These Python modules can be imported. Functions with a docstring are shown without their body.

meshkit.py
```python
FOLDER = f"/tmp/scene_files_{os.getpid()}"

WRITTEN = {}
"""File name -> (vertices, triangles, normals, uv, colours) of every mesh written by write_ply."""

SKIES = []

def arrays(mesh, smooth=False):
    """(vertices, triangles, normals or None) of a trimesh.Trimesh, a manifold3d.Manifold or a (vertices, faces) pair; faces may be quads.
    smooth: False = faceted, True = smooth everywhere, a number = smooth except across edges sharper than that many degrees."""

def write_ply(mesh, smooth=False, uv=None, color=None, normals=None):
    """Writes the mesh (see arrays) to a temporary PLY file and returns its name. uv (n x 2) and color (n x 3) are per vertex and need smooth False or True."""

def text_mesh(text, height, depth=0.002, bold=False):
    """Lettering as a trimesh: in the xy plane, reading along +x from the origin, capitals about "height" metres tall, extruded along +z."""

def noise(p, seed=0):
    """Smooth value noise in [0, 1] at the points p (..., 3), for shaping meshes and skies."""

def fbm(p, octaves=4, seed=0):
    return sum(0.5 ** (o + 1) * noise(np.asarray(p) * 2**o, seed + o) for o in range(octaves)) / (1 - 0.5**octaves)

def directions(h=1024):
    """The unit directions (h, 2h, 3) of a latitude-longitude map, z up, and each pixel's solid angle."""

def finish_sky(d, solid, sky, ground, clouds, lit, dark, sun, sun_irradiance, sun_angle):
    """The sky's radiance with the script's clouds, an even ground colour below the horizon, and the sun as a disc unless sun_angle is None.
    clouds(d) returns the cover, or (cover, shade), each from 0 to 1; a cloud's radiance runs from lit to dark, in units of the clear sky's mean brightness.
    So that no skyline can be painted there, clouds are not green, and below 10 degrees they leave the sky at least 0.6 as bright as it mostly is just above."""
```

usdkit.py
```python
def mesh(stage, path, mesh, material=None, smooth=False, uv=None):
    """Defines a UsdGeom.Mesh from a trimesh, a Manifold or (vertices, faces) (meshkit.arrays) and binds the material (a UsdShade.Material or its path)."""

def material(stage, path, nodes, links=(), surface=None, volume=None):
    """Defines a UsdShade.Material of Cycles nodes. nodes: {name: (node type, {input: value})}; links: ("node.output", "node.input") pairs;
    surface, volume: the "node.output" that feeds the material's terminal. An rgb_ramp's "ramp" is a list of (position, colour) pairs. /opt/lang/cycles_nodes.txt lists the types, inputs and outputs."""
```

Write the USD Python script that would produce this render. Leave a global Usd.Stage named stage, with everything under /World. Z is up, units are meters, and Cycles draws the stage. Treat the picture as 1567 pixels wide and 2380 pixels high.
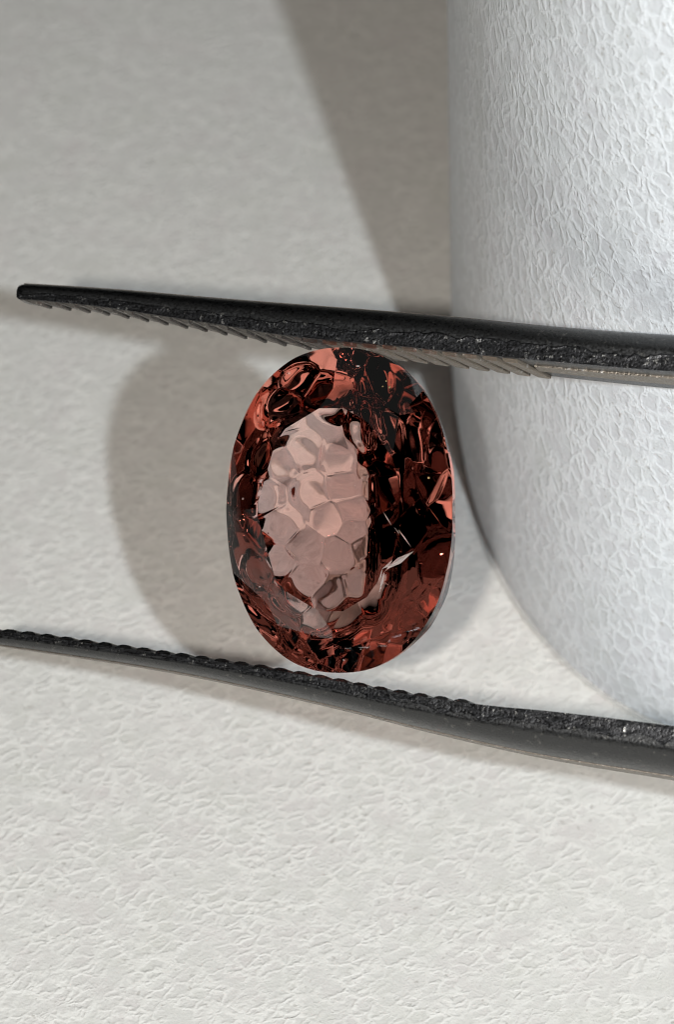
import math, numpy as np, trimesh, manifold3d as m3, usdkit
from scipy.ndimage import gaussian_filter
from scipy.interpolate import PchipInterpolator, splprep, splev
from pxr import Usd, UsdGeom, UsdLux, UsdShade, Gf, Sdf

rng = np.random.default_rng(7)
stage = Usd.Stage.CreateInMemory()
UsdGeom.SetStageUpAxis(stage, 'Z')
UsdGeom.SetStageMetersPerUnit(stage, 1.0)
UsdGeom.Xform.Define(stage, '/World')
UsdGeom.Scope.Define(stage, '/World/Looks')
MM = 0.001

# ------------------------------------------------------------------ camera, lamps, exposure
PITCH, DIST, FLOOR_DIST = math.radians(44), 0.130, 0.1502      # lens to gem, lens to floor along the axis
WIDE = 2500 * 10 / 1204 * MM                                   # width of the picture at the gem
FWD = np.array([0, math.cos(PITCH), -math.sin(PITCH)])
UP = np.array([0, math.sin(PITCH), math.cos(PITCH)])
RIGHT = np.array([1.0, 0, 0])
EYE = -FLOOR_DIST * FWD
EXPOSURE = 0.0
KEY_AT, KEY_POWER, KEY_COLOR = (0.028, -0.0005, 0.0015), 0.176, (0.87, 0.975, 1.07)   # small cool lamp right of the lens
WARM_AT, WARM_POWER, WARM_COLOR = (-0.0105, -0.0008, 0.002), 0.168, (1.0, 0.965, 0.92)  # small warm lamp left of the lens
FILL_POWER = 0.45


def world(x, y, back):
    """A point given in metres right of, above and behind the lens."""
    return EYE + x * RIGHT + y * UP - back * FWD


def matrix(x, y, z, o):
    return Gf.Matrix4d(*[*map(float, x), 0, *map(float, y), 0, *map(float, z), 0, *map(float, o), 1])


cam = UsdGeom.Camera.Define(stage, '/World/camera')
cam.AddTransformOp().Set(matrix(RIGHT, UP, -FWD, EYE))
cam.CreateFocalLengthAttr(50.0)
cam.CreateHorizontalApertureAttr(50.0 * WIDE / DIST)
cam.CreateVerticalApertureAttr(50.0 * WIDE / DIST * 1024 / 675)
cam.CreateClippingRangeAttr(Gf.Vec2f(0.005, 20.0))
cam.CreateFStopAttr(38.0)
cam.CreateFocusDistanceAttr(DIST)
cam.CreateExposureAttr(EXPOSURE)


def sphere_lamp(name, at, radius, power, color):
    l = UsdLux.SphereLight.Define(stage, '/World/' + name)
    l.AddTranslateOp().Set(Gf.Vec3d(*map(float, world(*at))))
    l.CreateRadiusAttr(radius)
    l.CreateNormalizeAttr(True)
    l.CreateIntensityAttr(power)
    l.CreateColorAttr(Gf.Vec3f(*color))


sphere_lamp('cool_lamp', KEY_AT, 0.0015, KEY_POWER, KEY_COLOR)
sphere_lamp('warm_lamp', WARM_AT, 0.0020, WARM_POWER, WARM_COLOR)
fill = UsdLux.RectLight.Define(stage, '/World/added_fill')  # added overhead fill for soft ambient light, not a known lamp
fill.AddTransformOp().Set(matrix((1, 0, 0), (0, 1, 0), (0, 0, 1), (-0.5, 0.3, 1.6)))
fill.CreateWidthAttr(2.0)
fill.CreateHeightAttr(2.0)
fill.CreateNormalizeAttr(True)
fill.CreateIntensityAttr(FILL_POWER)
fill.CreateColorAttr(Gf.Vec3f(1.0, 0.97, 0.93))


# ------------------------------------------------------------------ helpers
def ray(px, py):
    """Direction through a pixel of the 1567 x 2379 view of the photograph."""
    k = WIDE / DIST / 1567
    return FWD + (px - 783.5) * k * RIGHT - (py - 1189.7) * k * UP


def on_plane(px, py, p0, n):
    d = ray(px, py)
    return EYE + d * (np.dot(p0 - EYE, n) / np.dot(d, n))


used = {}


def free(parent, name):
    k = used.get((parent, name), 0)
    used[(parent, name)] = k + 1
    return f'{parent}/{name}' + (f'_{k:03d}' if k else '')


def tag(prim, label=None, cat=None, group=None, kind=None):
    p = prim.GetPrim()
    for key, v in (('label', label), ('category', cat), ('group', group), ('kind', kind)):
        if v:
            p.SetCustomDataByKey(key, v)
    return p


def thing(name, label, cat, m=None):
    x = UsdGeom.Xform.Define(stage, free('/World', name))
    if m is not None:
        x.AddTransformOp().Set(m)
    tag(x, label, cat)
    return str(x.GetPath())


def obj(parent, name, mesh, mat, smooth=False):
    return usdkit.mesh(stage, free(parent, name), mesh, mat, smooth)


def M(name, *a, **k):
    return usdkit.material(stage, '/World/Looks/' + name, *a, **k)


# ------------------------------------------------------------------ materials
def leather(name, tint, stretch, angle, cell, depth, vein, gate, pale):
    """White grained leather: a net of raised, paler veins round small cells, smaller wrinkles inside, fine pores."""
    return M(name, {
        'g': ('geometry', {}),
        'rot': ('vector_rotate', {'rotate_type': 'z_axis', 'angle': angle}),
        'map': ('mapping', {'scale': stretch}),
        'wob': ('noise_texture', {'scale': 1100.0, 'detail': 3.0}),
        'wsub': ('vector_math', {'math_type': 'subtract', 'vector2': (0.5, 0.5, 0.5)}),
        'wsc': ('vector_math', {'math_type': 'scale', 'scale': 0.00042}),
        'wadd': ('vector_math', {'math_type': 'add'}),
        'wob2': ('noise_texture', {'scale': 3600.0, 'detail': 1.0}),
        'wsub2': ('vector_math', {'math_type': 'subtract', 'vector2': (0.5, 0.5, 0.5)}),
        'wsc2': ('vector_math', {'math_type': 'scale', 'scale': 0.00024}),
        'wadd2': ('vector_math', {'math_type': 'add'}),
        'v1': ('voronoi_texture', {'feature': 'distance_to_edge', 'scale': 1000.0 / cell, 'randomness': 1.0}),
        'r1': ('map_range', {'range_type': 'smoothstep', 'from_min': 0.0, 'from_max': vein, 'to_min': 1.0, 'to_max': 0.0, 'clamp': True}),
        'gate': ('noise_texture', {'scale': 900.0, 'detail': 2.0}),
        'gr': ('map_range', {'from_min': gate[0], 'from_max': gate[1], 'to_min': 0.05, 'to_max': 1.0, 'clamp': True}),
        'm1': ('math', {'math_type': 'multiply'}),
        'v2': ('voronoi_texture', {'feature': 'distance_to_edge', 'scale': 2400.0 / cell}),
        'r2': ('map_range', {'range_type': 'smoothstep', 'from_min': 0.0, 'from_max': 0.22, 'to_min': 0.42, 'to_max': 0.0, 'clamp': True}),
        'gate2': ('noise_texture', {'scale': 1900.0, 'detail': 1.0}),
        'gr2': ('map_range', {'from_min': 0.45, 'from_max': 0.62, 'to_min': 0.0, 'to_max': 1.0, 'clamp': True}),
        'm2': ('math', {'math_type': 'multiply'}),
        'fine': ('noise_texture', {'scale': 7500.0, 'detail': 3.0, 'roughness': 0.65}),
        'fm': ('math', {'math_type': 'multiply', 'value2': 1.2}),
        'a1': ('math', {'math_type': 'add'}),
        'a2': ('math', {'math_type': 'add'}),
        'bump': ('bump', {'strength': 1.0, 'distance': depth}),
        'tone': ('noise_texture', {'scale': 420.0, 'detail': 4.0, 'roughness': 0.7}),
        'col': ('rgb_ramp', {'ramp': [(0.28, tuple(c * k for c, k in zip(tint, (0.95, 0.955, 0.93)))), (0.48, tint), (0.72, tuple(c * k for c, k in zip(tint, (0.985, 0.95, 0.965))))]}),
        'vfac': ('math', {'math_type': 'multiply', 'value2': 0.85, 'use_clamp': True}),
        'vein': ('mix', {'color2': tuple(min(0.9, c * pale) for c in tint)}),
        'dirt': ('noise_texture', {'scale': 4200.0, 'detail': 1.0}),
        'dr': ('map_range', {'from_min': 0.69, 'from_max': 0.76, 'to_min': 0.0, 'to_max': 0.5, 'clamp': True}),
        'mixd': ('mix', {'color2': (0.34, 0.31, 0.27)}),
        'p': ('principled_bsdf', {'roughness': 0.5, 'specular_ior_level': 0.4}),
    }, [('g.position', 'rot.vector'), ('rot.vector', 'map.vector'), ('g.position', 'wob.vector'), ('wob.color', 'wsub.vector1'), ('wsub.vector', 'wsc.vector1'),
        ('map.vector', 'wadd.vector1'), ('wsc.vector', 'wadd.vector2'), ('g.position', 'wob2.vector'), ('wob2.color', 'wsub2.vector1'), ('wsub2.vector', 'wsc2.vector1'), ('wadd.vector', 'wadd2.vector1'), ('wsc2.vector', 'wadd2.vector2'),
        ('wadd2.vector', 'v1.vector'), ('wadd2.vector', 'v2.vector'),
        ('g.position', 'gate.vector'), ('gate.fac', 'gr.value'), ('v1.distance', 'r1.value'), ('r1.result', 'm1.value1'), ('gr.result', 'm1.value2'),
        ('g.position', 'gate2.vector'), ('gate2.fac', 'gr2.value'), ('v2.distance', 'r2.value'), ('r2.result', 'm2.value1'), ('gr2.result', 'm2.value2'),
        ('g.position', 'fine.vector'), ('fine.fac', 'fm.value1'), ('m1.value', 'a1.value1'), ('m2.value', 'a1.value2'),
        ('a1.value', 'a2.value1'), ('fm.value', 'a2.value2'), ('a2.value', 'bump.height'), ('bump.normal', 'p.normal'),
        ('g.position', 'tone.vector'), ('tone.fac', 'col.fac'), ('col.color', 'vein.color1'), ('a1.value', 'vfac.value1'), ('vfac.value', 'vein.fac'),
        ('g.position', 'dirt.vector'), ('dirt.fac', 'dr.value'), ('dr.result', 'mixd.fac'),
        ('vein.color', 'mixd.color1'), ('mixd.color', 'p.base_color')], surface='p.BSDF')


mat_floor = leather('floor_leather', (0.645, 0.62, 0.572), (0.66, 1.12, 1.0), math.radians(-33), 0.48, 0.000022, 0.22, (0.34, 0.58), 1.15)
mat_pillar = leather('pillar_leather', (0.60, 0.615, 0.625), (1.0, 1.0, 0.66), 0.0, 0.50, 0.000020, 0.24, (0.26, 0.50), 1.18)
mat_edge = M('raw_leather_edge', {'p': ('principled_bsdf', {'base_color': (0.50, 0.48, 0.44), 'roughness': 0.8})}, surface='p.BSDF')


def steel(name, dark, light, rough, rel):
    return M(name, {
        'g': ('geometry', {}),
        'n1': ('noise_texture', {'scale': 5200.0, 'detail': 4.0, 'roughness': 0.65}),
        'n2': ('noise_texture', {'scale': 13000.0, 'detail': 2.0}),
        'c': ('rgb_ramp', {'ramp': [(0.45, dark), (0.60, dark), (0.70, light)]}),
        'r': ('map_range', {'from_min': 0.3, 'from_max': 0.7, 'to_min': rough - 0.1, 'to_max': rough + 0.15, 'clamp': True}),
        's': ('math', {'math_type': 'add'}),
        'bump': ('bump', {'strength': 0.9, 'distance': rel}),
        'p': ('principled_bsdf', {'metallic': 1.0}),
    }, [('g.position', 'n1.vector'), ('g.position', 'n2.vector'), ('n1.fac', 'c.fac'), ('c.color', 'p.base_color'), ('n2.fac', 'r.value'),
        ('r.result', 'p.roughness'), ('n1.fac', 's.value1'), ('n2.fac', 's.value2'), ('s.value', 'bump.height'), ('bump.normal', 'p.normal')], surface='p.BSDF')


mat_steel = steel('black_steel', (0.07, 0.07, 0.07), (0.16, 0.155, 0.145), 0.36, 0.000008)
mat_filed = steel('filed_steel', (0.055, 0.055, 0.057), (0.42, 0.41, 0.385), 0.34, 0.000014)
mat_hook = steel('hook_steel', (0.13, 0.12, 0.11), (0.45, 0.42, 0.38), 0.40, 0.00002)
mat_lit_outer = steel('floor_lit_steel', (0.17, 0.145, 0.12), (0.3, 0.27, 0.24), 0.45, 0.00001)  # brown colour imitates floor light on the outer face
mat_lit_tooth = steel('lit_tooth_steel', (0.25, 0.215, 0.175), (0.5, 0.48, 0.45), 0.42, 0.00002)  # right teeth and inner face, paler to imitate the light they reflect

mat_gem = M('red_sapphire', {
    'g': ('glass_bsdf', {'color': (1.0, 1.0, 1.0), 'IOR': 1.76, 'roughness': 0.0}),
    'v': ('absorption_volume', {'color': (0.90, 0.19, 0.0), 'density': 172.0}),
}, surface='g.BSDF', volume='v.volume')
mat_glint_speck = M('white_glint_and_speck', {'p': ('principled_bsdf', {'base_color': (0.9, 0.88, 0.84), 'roughness': 0.3})}, surface='p.BSDF')  # white of the small specks and of the imitated lamp glint

mat_gold = M('golden_inclusion', {'p': ('principled_bsdf', {'base_color': (0.85, 0.70, 0.30), 'roughness': 0.3})}, surface='p.BSDF')
mat_dark = M('dark_inclusion', {'p': ('principled_bsdf', {'base_color': (0.16, 0.05, 0.07), 'roughness': 0.5})}, surface='p.BSDF')

# ------------------------------------------------------------------ the surface
FLOOR_N = np.array([0, 0, 1.0])
O = np.zeros(3)
gx, gy = np.meshgrid(np.linspace(-0.35, 0.35, 141), np.linspace(-0.35, 0.45, 161), indexing='ij')
gz = 0.00012 * np.sin(gx * 190 + 1.0) * np.sin(gy * 150)
idx = np.arange(gx.size).reshape(gx.shape)
quads = np.stack([idx[:-1, :-1], idx[1:, :-1], idx[1:, 1:], idx[:-1, 1:]], -1).reshape(-1, 4)
fl = obj('/World', 'leather_surface', (np.stack([gx, gy, gz], -1).reshape(-1, 3), quads), mat_floor, True)
tag(fl, 'flat off-white grained leather lying under the gem, tweezers and pillar', None, None, 'structure')

# ------------------------------------------------------------------ leather pillar at the right
foot = [on_plane(x, y, O, FLOOR_N)[:2] for x, y in
        [(1056, 1010), (1070, 1100), (1106, 1216), (1132, 1276), (1180, 1368), (1232, 1444), (1292, 1532), (1372, 1596), (1440, 1648), (1500, 1676)]]
x0, y0 = foot[0]
xe, ye = foot[-1]
outline = foot + [(xe + 0.003, ye - 0.0012), (xe + 0.007, ye - 0.0012), (xe + 0.012, ye + 0.002), (xe + 0.0145, ye + 0.008), (xe + 0.0145, y0 + 0.004),
                  (xe + 0.011, y0 + 0.013), (xe + 0.003, y0 + 0.017), (x0 + 0.005, y0 + 0.0155), (x0 + 0.0012, y0 + 0.010), (x0 + 0.0001, y0 + 0.004)]
P = np.array(outline)
t = np.r_[0, np.cumsum(np.linalg.norm(np.diff(np.vstack([P, P[:1]]), axis=0), axis=1))]
tck, _ = splprep(np.vstack([P, P[:1]]).T * 1000, u=t / t[-1], s=0.1, per=True)
ring = np.array(splev(np.linspace(0, 1, 241)[:-1], tck)).T / 1000
centre = ring.mean(0)
HIGH = 0.046
levels = np.r_[0.0, 0.0003, 0.0012, np.linspace(0.003, HIGH - 0.003, 40), HIGH - 0.0015, HIGH - 0.0005, HIGH]
rows = []
half = centre[0] - x0
for z in levels:
    grow = 1 + (0.028 * z) / half
    if z < 0.001:
        grow -= 0.00012 / half
    top = max(0, z - (HIGH - 0.003)) / 0.003
    grow *= 1 - 0.12 * (1 - math.sqrt(max(0, 1 - top * top)))
    q = centre + (ring - centre) * grow
    rows.append(np.c_[q, np.full(len(q), z + 0.00005)])
V = np.vstack(rows + [np.r_[centre, HIGH + 0.0001][None]])
n = len(ring)
F = []
for i in range(len(levels) - 1):
    for j in range(n):
        a, b = i * n + j, i * n + (j + 1) % n
        F += [(a, b, b + n), (a, b + n, a + n)]
last = (len(levels) - 1) * n
F += [(last + j, last + (j + 1) % n, len(V) - 1) for j in range(n)]
pillar = thing('leather_pillar', 'upright white grained leather display pillar standing behind the tweezers at the right', 'display stand')
obj(pillar, 'leather_cover', (V, np.array(F)), mat_pillar, True)
# the raw edge of the cover, where it meets the surface
pts = np.c_[centre + (ring - centre) * (1 + 0.00002 / half), np.full(n, 0.00008)]
sides = 6
ang = np.arange(sides) * 2 * np.pi / sides
tang = np.roll(pts, -1, 0) - np.roll(pts, 1, 0)
tang /= np.linalg.norm(tang, axis=1, keepdims=True)
nor = np.cross(tang, [0, 0, 1.0])
wob = 0.00002 + 0.00004 * rng.random(n)
tv = pts[:, None] + wob[:, None, None] * (np.cos(ang)[None, :, None] * nor[:, None] + np.sin(ang)[None, :, None] * np.array([0, 0, 1.0]) * 0.7)
ii, jj = np.meshgrid(np.arange(n), np.arange(sides), indexing='ij')
tq = np.stack([ii * sides + jj, ((ii + 1) % n) * sides + jj, ((ii + 1) % n) * sides + (jj + 1) % sides, ii * sides + (jj + 1) % sides], -1).reshape(-1, 4)
obj(pillar, 'cut_edge', (tv.reshape(-1, 3), tq), mat_edge, True)


# ------------------------------------------------------------------ frames of the gem and of the tweezers
def frame(tilt, roll):
    t_, r_ = math.radians(tilt), math.radians(roll)
    mix = lambda a, b, c: a * RIGHT + b * UP - c * FWD
    e3 = mix(-math.sin(t_) * math.cos(r_), math.sin(r_), math.cos(t_) * math.cos(r_))
    e1 = mix(math.cos(t_), 0, math.sin(t_))
    return e1, np.cross(e3, e1), e3


GEM_AT = EYE + ray(790, 1185.5) * DIST

# ------------------------------------------------------------------ gemstone (millimetres in its own frame)
g1, g2, g3 = frame(16, 1)
GA, GB = 3.62, 5.0
gem = thing('gemstone', 'oval faceted red-orange gemstone gripped between the two tweezer arms', 'gemstone', matrix(g1, g2, g3, GEM_AT))
th = np.linspace(0, 2 * np.pi, 161)[:-1]
c_, s_ = np.cos(th), np.sin(th)
oval = np.c_[GA * np.sign(c_) * abs(c_) ** 0.90, GB * np.sign(s_) * abs(s_) ** 0.90]
stone = m3.Manifold.extrude(m3.CrossSection([oval]), 6.0).translate((0, 0, -4.2))


def cut(solid, nrm, point):
    """Keep the side that the outward normal points away from."""
    nrm = np.asarray(nrm, float) / np.linalg.norm(nrm)
    return solid.trim_by_plane(tuple(-nrm), -float(np.dot(nrm, point)))


CROWN, GIRDLE = 0.98, 0.13                      # table height and half girdle
TAB = np.array([-0.25, 0.0])
stone = cut(stone, (0, 0, 1), (0, 0, CROWN))


def crown_facet(phi, reach, z, slope):
    """A plane through the point at fraction REACH of the outline in direction PHI, height z; slope = drop per unit of fraction."""
    d = np.array([math.cos(phi), math.sin(phi)])
    p = np.array([GA * d[0], GB * d[1]]) * reach + TAB * (1 - reach)
    grad = np.array([d[0] / GA, d[1] / GB]) * slope
    return np.r_[grad, 1.0], np.r_[p, z]


for k in range(8):
    phi = k * math.pi / 4 + math.pi / 8
    stone = cut(stone, *crown_facet(phi, 1.0, GIRDLE + 0.02, 2.15))           # mains
    stone = cut(stone, *crown_facet(phi + math.pi / 8, 0.62, CROWN, 1.25))    # stars
for k in range(16):
    phi = (k + 0.5) * math.pi / 8
    stone = cut(stone, *crown_facet(phi, 0.99, GIRDLE, 2.9))                  # halves at the girdle

# the pavilion, cut by eye into an uneven mosaic: each facet is (x, y) of its middle, its slope along x and y, its depth, how hollow it is polished
PAVILION = [(-1.794, 2.988, -0.728, 0.534, -1.121, 0.00),
          (-0.524, 3.319, -0.060, 0.344, -2.095, 0.00),
          (-2.070, 1.464, -1.262, 0.263, -2.214, 0.00),
          (-1.380, 1.862, -0.638, 0.488, -1.900, 0.00),
          (-0.386, 1.663, 0.303, 0.174, -3.172, 0.00),
          (-1.173, 0.603, -0.483, 0.346, -2.528, 0.00),
          (-0.207, 0.735, -0.498, 0.345, -2.955, 0.00),
          (-2.139, -0.457, -0.622, 0.427, -2.374, 0.00),
          (-0.759, -0.258, -0.426, 0.340, -3.037, 0.00),
          (0.028, 0.007, 0.504, 0.452, -3.597, 0.00),
          (-1.380, -1.120, -0.896, -0.227, -2.914, 0.00),
          (0.028, -0.616, -0.421, 0.301, -3.479, 0.00),
          (-0.483, -1.318, -0.691, 0.330, -3.657, 0.00),
          (0.304, -1.120, 0.307, -0.037, -3.374, 0.00),
          (-1.380, -2.206, -1.528, -0.423, -3.535, 0.00),
          (-0.621, -2.643, 0.522, -1.153, -3.575, 0.00),
          (0.207, -2.378, -0.212, -0.300, -4.064, 0.00),
          (0.580, 2.458, 0.502, 0.311, -2.407, 0.00),
          (0.828, 0.470, 0.304, 0.644, -3.378, 0.00),
          (0.856, -0.457, 0.245, 0.320, -3.239, 0.00),
          (0.718, -1.650, 0.365, -0.730, -3.244, 0.00),
          (2.896, 0.000, 0.860, -0.035, -1.464, 0.00),
          (3.353, 1.057, 2.403, 0.076, -0.755, 0.00),
          (2.609, 1.736, 1.424, 0.800, -1.761, 0.00),
          (2.689, 2.962, 1.567, 0.712, -0.702, 0.00),
          (1.806, 3.127, 0.554, 0.610, -1.000, 0.00),
          (1.492, 4.280, 0.996, 1.228, -0.974, 0.00),
          (0.644, 3.900, 0.258, 1.387, -1.611, 0.00),
          (0.000, 4.750, -0.068, 1.117, -0.412, 0.00),
          (-0.644, 3.900, -0.460, 0.997, -1.309, 0.00),
          (-1.492, 4.280, -0.160, 1.065, -0.704, 0.00),
          (-1.806, 3.127, -0.781, 0.492, -1.042, 0.00),
          (-2.689, 2.962, -0.648, 0.377, -0.646, 0.00),
          (-2.609, 1.736, -0.877, 0.350, -1.103, 0.00),
          (-3.353, 1.057, -2.368, 0.168, -0.691, 0.00),
          (-2.896, 0.000, -1.103, -0.298, -1.876, 0.00),
          (-3.353, -1.057, -2.783, -0.476, -0.991, 0.00),
          (-2.609, -1.736, -1.553, -0.064, -2.127, 0.00),
          (-2.689, -2.962, -0.078, -0.488, -2.644, 0.00),
          (-1.806, -3.127, -1.164, -0.095, -3.074, 0.00),
          (-1.492, -4.280, 0.479, -2.334, -2.726, 0.00),
          (-0.644, -3.900, -1.465, -1.056, -2.807, 0.00),
          (-0.000, -4.750, -1.564, -2.256, -2.374, 0.00),
          (0.644, -3.900, -0.906, -1.282, -3.560, 0.00),
          (1.492, -4.280, -0.270, -2.270, -2.283, 0.00),
          (1.806, -3.127, 0.634, -0.403, -3.564, 0.00),
          (2.689, -2.962, 2.543, -0.081, -2.480, 0.00),
          (2.609, -1.736, 1.325, 0.106, -2.349, 0.00),
          (3.353, -1.057, 1.621, -0.178, -0.886, 0.00),
          (1.600, -2.600, 0.724, -0.087, -3.440, 0.00),
          (1.600, -0.900, 0.976, -0.543, -3.304, 0.00),
          (1.600, 0.800, 0.758, -0.162, -2.678, 0.00),
          (1.600, 2.400, 0.410, 0.587, -1.678, 0.00),
          (2.500, -2.400, 1.953, -0.033, -2.464, 0.00),
          (2.500, -0.700, 1.244, 0.212, -2.670, 0.00),
          (2.500, 1.000, 1.637, 0.469, -2.091, 0.00),
          (2.500, 2.600, 1.428, 0.351, -1.622, 0.00)]
PL = np.array([(z - bx * x - by * y, bx, by, x, y, h) for x, y, bx, by, z, h in PAVILION])
from meshkit import fbm
hx, hy = np.meshgrid(np.arange(-3.9, 3.91, 0.026), np.arange(-5.3, 5.31, 0.026), indexing='ij')
hz = PL[:, 0] + hx[..., None] * PL[:, 1] + hy[..., None] * PL[:, 2] - PL[:, 5] * ((hx[..., None] - PL[:, 3]) ** 2 + (hy[..., None] - PL[:, 4]) ** 2)
top = hz.max(-1)
TAU = 0.003
hz = top + TAU * np.log(np.exp((hz - top[..., None]) / TAU).sum(-1))
# the shallow facets are hand polished into a honeycomb: each cell is a faint hollow that meets its neighbours in a crisp crease
CELLS = np.array([(-(790 - x) * 0.0138, -(y - 1185.5) * 0.01325) for x, y in
                  [(660, 960), (752, 935), (640, 1075), (690, 1045), (762, 1060), (705, 1140), (775, 1130), (635, 1220), (735, 1205), (792, 1185), (690, 1270),
                   (792, 1232), (755, 1285), (812, 1270), (690, 1352), (745, 1385), (805, 1365), (832, 1000), (850, 1150), (852, 1220), (842, 1310), (700, 905), (628, 1310), (600, 1150)]])
warp = np.stack([hx * 1.1, hy * 1.1, hx * 0], -1)
wx, wy = hx + 0.22 * (fbm(warp, 2, 11) - 0.5), hy + 0.22 * (fbm(warp, 2, 12) - 0.5)
dist = np.sort(np.sqrt((wx[..., None] - CELLS[:, 0]) ** 2 + (wy[..., None] - CELLS[:, 1]) ** 2), -1)
d2, rim_at = dist[..., 0] ** 2, (dist[..., 1] - dist[..., 0]) / 2
base = 0.5 * (-3.2 - 0.28 * hx + 0.085 * hx ** 2 + 0.24 * hy + 0.065 * hy ** 2) + 0.5 * gaussian_filter(hz, 15)
reach = gaussian_filter(np.clip((0.66 - np.sqrt(d2)) / 0.2, 0, 1) * np.clip((0.72 - hx) / 0.2, 0, 1), 4)
hz = hz * (1 - reach) + reach * base - reach * (0.13 * d2 + 0.011 * np.exp(-(rim_at / 0.035) ** 2))
hz += 0.004 * (fbm(np.stack([hx * 0.9, hy * 0.9, hx * 0], -1), 2, 3) - 0.5)
nx, ny = hx.shape
low = np.stack([hx, hy, np.minimum(hz, 2.5)], -1).reshape(-1, 3)
up = low.copy()
up[:, 2] = 4.0
ix = np.arange(nx * ny).reshape(nx, ny)
q = np.stack([ix[:-1, :-1], ix[1:, :-1], ix[1:, 1:], ix[:-1, 1:]], -1).reshape(-1, 4)
tri = np.vstack([q[:, [0, 1, 2]], q[:, [0, 2, 3]]])
rim = np.r_[ix[:, 0], ix[-1, 1:], ix[-2::-1, -1], ix[0, -2:0:-1]]
ra, rb = rim, np.roll(rim, -1)
N = nx * ny
wall = np.vstack([np.c_[ra, rb, rb + N], np.c_[ra, rb + N, ra + N]])
bowl = m3.Manifold(m3.Mesh(np.vstack([low, up]).astype(np.float32), np.vstack([tri[:, ::-1], tri + N, wall]).astype(np.uint32)))
if bowl.volume() < 0:
    raise ValueError('bowl inside out')
stone = stone ^ bowl
sm = stone.to_mesh()
obj(gem, 'stone', (np.array(sm.vert_properties[:, :3]) * MM, np.array(sm.tri_verts)), mat_gem, 14)


# small specks, and white slivers imitating a lamp's reflection streak, inside the dark side of the stone
def glint_sliver(a, b, r):
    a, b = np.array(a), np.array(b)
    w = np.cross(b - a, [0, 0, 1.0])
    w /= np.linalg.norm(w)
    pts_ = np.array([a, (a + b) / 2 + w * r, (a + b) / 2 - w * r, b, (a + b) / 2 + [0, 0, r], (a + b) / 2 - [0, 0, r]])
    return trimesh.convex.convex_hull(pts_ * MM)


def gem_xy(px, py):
    return (px - 790) * 0.0138, -(py - 1185.5) * 0.01325


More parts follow.
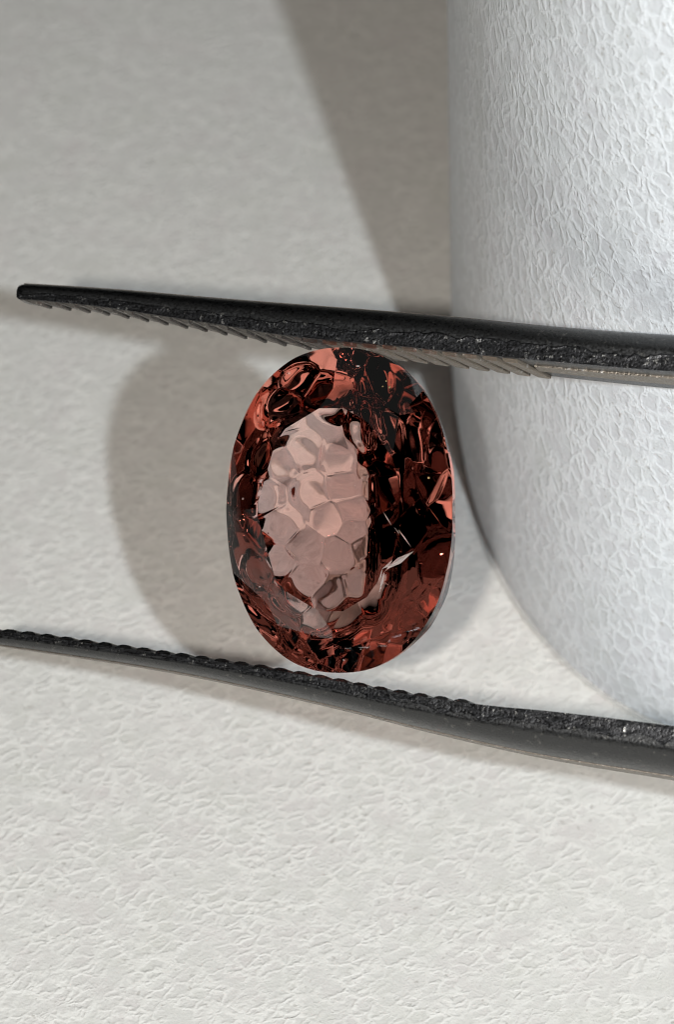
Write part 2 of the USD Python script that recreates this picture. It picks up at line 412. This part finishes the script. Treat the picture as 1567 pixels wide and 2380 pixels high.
for (ax_, ay_), (bx_, by_), r in (((970, 1280), (903, 1322), 0.10), ((903, 1322), (893, 1375), 0.045), ((905, 1190), (925, 1222), 0.02), ((930, 1225), (966, 1272), 0.02)):
    o = obj(gem, 'glint_sliver', glint_sliver((*gem_xy(ax_, ay_), 0.52), (*gem_xy(bx_, by_), 0.58), r), mat_glint_speck)  # white sliver drawn in place of a lamp reflection on a facet edge
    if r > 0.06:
        tag(o, 'brightest white sliver imitating a lamp reflection on the right side of the stone')
for (px, py), r, mt in (((998, 1112), 0.045, mat_gold), ((900, 890), 0.03, mat_gold), ((908, 905), 0.045, mat_gold), ((893, 903), 0.03, mat_gold), ((640, 1240), 0.03, mat_dark), ((840, 1130), 0.025, mat_glint_speck),
                        ((580, 1160), 0.04, mat_glint_speck), ((835, 855), 0.045, mat_glint_speck), ((805, 1530), 0.05, mat_glint_speck), ((832, 1480), 0.025, mat_glint_speck), ((845, 1505), 0.025, mat_glint_speck), ((618, 1362), 0.025, mat_glint_speck)):
    sp = trimesh.creation.icosphere(1, r)
    sp.vertices *= rng.uniform(0.6, 1.4, 3)
    q_ = gem_xy(px, py)
    e_ = math.hypot(q_[0] / GA, q_[1] / GB)
    sp.apply_translation((*q_, min(0.6, 0.05 + 1.3 * (1 - e_))))
    sp.apply_scale(MM)
    obj(gem, 'speck', sp, mt)


# ------------------------------------------------------------------ tweezers
t1, t2, t3 = frame(16, 10)
TW = thing('tweezers', 'blackened steel tweezers with serrated jaws holding the oval gemstone', 'tweezers', matrix(t1, t2, t3, GEM_AT))


def st(px, py, w):
    """(along, across) in millimetres on the tweezers' plane lifted by w millimetres."""
    p = on_plane(px, py, GEM_AT + t3 * w * MM, t3) - GEM_AT
    return np.dot(p, t1) / MM, np.dot(p, t2) / MM


def curve(points, w, more):
    q = [st(x, y, w) for x, y in points] + more
    return PchipInterpolator(*np.array(q).T)


up_in = curve([(45, 690), (200, 705), (350, 728), (500, 752), (640, 776), (783, 794), (900, 804), (1050, 821), (1300, 848), (1567, 872)], 0.7, [(25, 2.9), (50, 0.3), (82, -4.0)])
up_out = curve([(45, 659), (260, 672), (450, 688), (600, 700), (750, 711), (1044, 734), (1284, 757), (1567, 778)], 0.0, [(25, 4.7), (50, 2.2), (82, -2.2)])
lo_in = curve([(-60, 1462), (0, 1466), (200, 1493), (380, 1519), (600, 1552), (760, 1580), (900, 1608), (1150, 1645), (1290, 1659), (1567, 1693)], 0.5, [(25, -8.7), (50, -8.0), (82, -4.05)])
lo_out = curve([(-60, 1488), (0, 1497), (400, 1558), (780, 1640), (1000, 1695), (1250, 1750), (1567, 1802)], 0.0, [(25, -10.4), (50, -9.8), (82, -5.9)])
S_UP, S_LO = st(45, 675, 0)[0], st(-45, 1470, 0)[0]


def wide(s, s0):
    return float(np.interp(s - s0, [0, 4, 10, 20, 60, 95], [0.75, 1.1, 1.7, 2.7, 5.0, 6.0]))


def arm_mesh(fin, fout, s0, s1, sgn):
    ss = np.r_[s0, s0 + 0.03, s0 + 0.1, np.linspace(s0 + 0.25, 16, 110), np.linspace(16.8, s1, 50)]
    secs = []
    for s in ss:
        a, b = float(fin(s)), float(fout(s))
        W = wide(s, s0)
        k = min(1, 0.72 + 0.28 * math.sqrt(max(0, min(1, (s - s0) / 0.2))))
        prof = [(0.0, -0.55), (0.0, 0.40), (0.04, 0.44), (0.12, 0.45), (0.42, 0.45), (0.52, 0.44), (0.64, 0.40), (0.76, 0.33), (0.86, 0.24), (0.94, 0.12), (0.99, -0.03), (1.0, -0.2), (1.0, -0.48), (0.94, -0.55)]
        mid = (a + b) / 2
        secs.append([(s, mid + ((a + (b - a) * u) - mid) * k, w * W * k) for u, w in prof])
    secs = np.array(secs)
    m, k = secs.shape[:2]
    ii, jj = np.meshgrid(np.arange(m - 1), np.arange(k), indexing='ij')
    q = np.stack([ii * k + jj, ii * k + (jj + 1) % k, (ii + 1) * k + (jj + 1) % k, (ii + 1) * k + jj], -1).reshape(-1, 4)
    f = np.vstack([q[:, [0, 1, 2]], q[:, [0, 2, 3]], [(0, j + 1, j) for j in range(1, k - 1)], [((m - 1) * k, (m - 1) * k + j, (m - 1) * k + j + 1) for j in range(1, k - 1)]])
    if sgn > 0:
        f = f[:, ::-1]
    return trimesh.Trimesh(secs.reshape(-1, 3) * MM, f, process=False)


def filed_mesh(fin, fout, s0, s1, sgn):
    """The ground edge of an arm that faces the lens: a strip of small uneven file marks."""
    from meshkit import fbm
    ss = np.linspace(s0 + 0.1, s1, 420)
    us = np.array([-0.005, 0.0, 0.07, 0.14, 0.21, 0.26, 0.31, 0.35, 0.38, 0.41])
    V = []
    for s in ss:
        a, b = float(fin(s)), float(fout(s))
        W = wide(s, s0)
        for k, u in enumerate(us):
            lift = 0.015 + 0.055 * (float(fbm(np.array([s * 1.6, u * 16.0, sgn * 5.0]), 3)) - 0.5)
            if k in (0, 9):
                lift = -0.18
            V.append((s, a + (b - a) * u * (0.62 + 0.7 * float(fbm(np.array([s * 1.6, 3.0, sgn * 2.0]), 3))), 0.45 * W + lift))
    V = np.array(V)
    m, k = len(ss), len(us)
    ii, jj = np.meshgrid(np.arange(m - 1), np.arange(k - 1), indexing='ij')
    q = np.stack([ii * k + jj, ii * k + jj + 1, (ii + 1) * k + jj + 1, (ii + 1) * k + jj], -1).reshape(-1, 4)
    f = np.vstack([q[:, [0, 1, 2]], q[:, [0, 2, 3]]])
    return trimesh.Trimesh(V * MM, f[:, ::-1] if sgn > 0 else f, process=False)


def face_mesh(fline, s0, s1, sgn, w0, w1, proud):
    """A strip along an arm whose paler colour imitates reflected light: a thin plate standing PROUD of the line fline."""
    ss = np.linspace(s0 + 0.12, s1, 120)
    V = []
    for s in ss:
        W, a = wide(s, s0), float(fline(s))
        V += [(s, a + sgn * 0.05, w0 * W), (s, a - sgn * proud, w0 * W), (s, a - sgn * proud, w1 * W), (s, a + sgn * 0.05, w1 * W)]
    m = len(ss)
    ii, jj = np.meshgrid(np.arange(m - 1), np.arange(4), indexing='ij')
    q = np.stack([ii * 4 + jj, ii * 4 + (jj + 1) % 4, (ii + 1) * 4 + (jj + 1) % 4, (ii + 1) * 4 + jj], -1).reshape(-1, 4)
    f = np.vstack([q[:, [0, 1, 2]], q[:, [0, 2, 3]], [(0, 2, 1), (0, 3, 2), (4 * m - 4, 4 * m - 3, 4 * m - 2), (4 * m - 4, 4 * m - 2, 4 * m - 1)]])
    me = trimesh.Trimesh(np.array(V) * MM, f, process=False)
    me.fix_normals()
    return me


def tooth(s, fin, s0, sgn, prof, shear):
    W = wide(s, s0)
    W_ = (-0.54 * W, 0.415 * W)
    out = []
    for w in W_:
        for a, h in prof:
            sa = s + a - shear * (w / W)
            out.append((sa, float(fin(sa)) - sgn * h, w - (1.7 * max(h, 0) if w > 0 else 0)))
    k = len(prof)
    f = [(j, (j + 1) % k, k + (j + 1) % k) for j in range(k)] + [(j, k + (j + 1) % k, k + j) for j in range(k)]
    f += [(0, j + 1, j) for j in range(1, k - 1)] + [(k, k + j, k + j + 1) for j in range(1, k - 1)]
    me = trimesh.Trimesh(np.array(out) * MM, f, process=False)
    me.fix_normals()
    return me


LAND = [(0.0, -0.04), (0.02, 0.075), (0.06, 0.095), (0.38, 0.105), (0.46, 0.09), (0.48, -0.04)]
for fin, fout, s0, sgn, pitch, count, prof, shear in (
        (up_in, up_out, S_UP, 1, 0.645, 26, [(-0.02, -0.04), (0.0, 0.02), (0.25, 0.04), (0.40, 0.08), (0.50, 0.10), (0.575, 0.08), (0.59, -0.04)], 0.60),
        (lo_in, lo_out, S_LO, -1, 0.645, 25, [(0.0, -0.04), (0.05, 0.07), (0.16, 0.125), (0.34, 0.13), (0.47, 0.08), (0.53, -0.04)], 0.25)):
    arm = obj(TW, 'arm', arm_mesh(fin, fout, s0, 82, sgn), mat_steel, 32)
    tag(arm, 'upper arm with diagonal jaw teeth' if sgn > 0 else 'lower bowed arm with rounded jaw teeth')
    obj(str(arm.GetPath()), 'filed_edge', filed_mesh(fin, fout, s0, 14.0, sgn), mat_filed, 40)
    obj(str(arm.GetPath()), 'inner_face', face_mesh(fin, s0 + 0.1 + count * pitch, 60, sgn, -0.52, 0.39, 0.06), mat_lit_tooth)  # pale plate imitating the reflection of pillar and gem
    obj(str(arm.GetPath()), 'outer_face', face_mesh(fout, s0, 60, -sgn, -0.50, -0.10, 0.03), mat_lit_outer)  # brown strip imitating light thrown up from the floor
    for i in range(count):
        obj(str(arm.GetPath()), 'tooth', tooth(s0 + 0.25 + i * pitch, fin, s0, sgn, prof if sgn < 0 or i < 15 else LAND, shear if sgn < 0 or i > 12 else 0.30), mat_lit_tooth if sgn > 0 and i > 15 else mat_hook if sgn > 0 else mat_steel)
j = trimesh.creation.box([12 * MM, 3.9 * MM, 5.4 * MM])
j.apply_translation(np.array([86, -4.05, -0.2]) * MM)
obj(TW, 'joint', j, mat_steel)
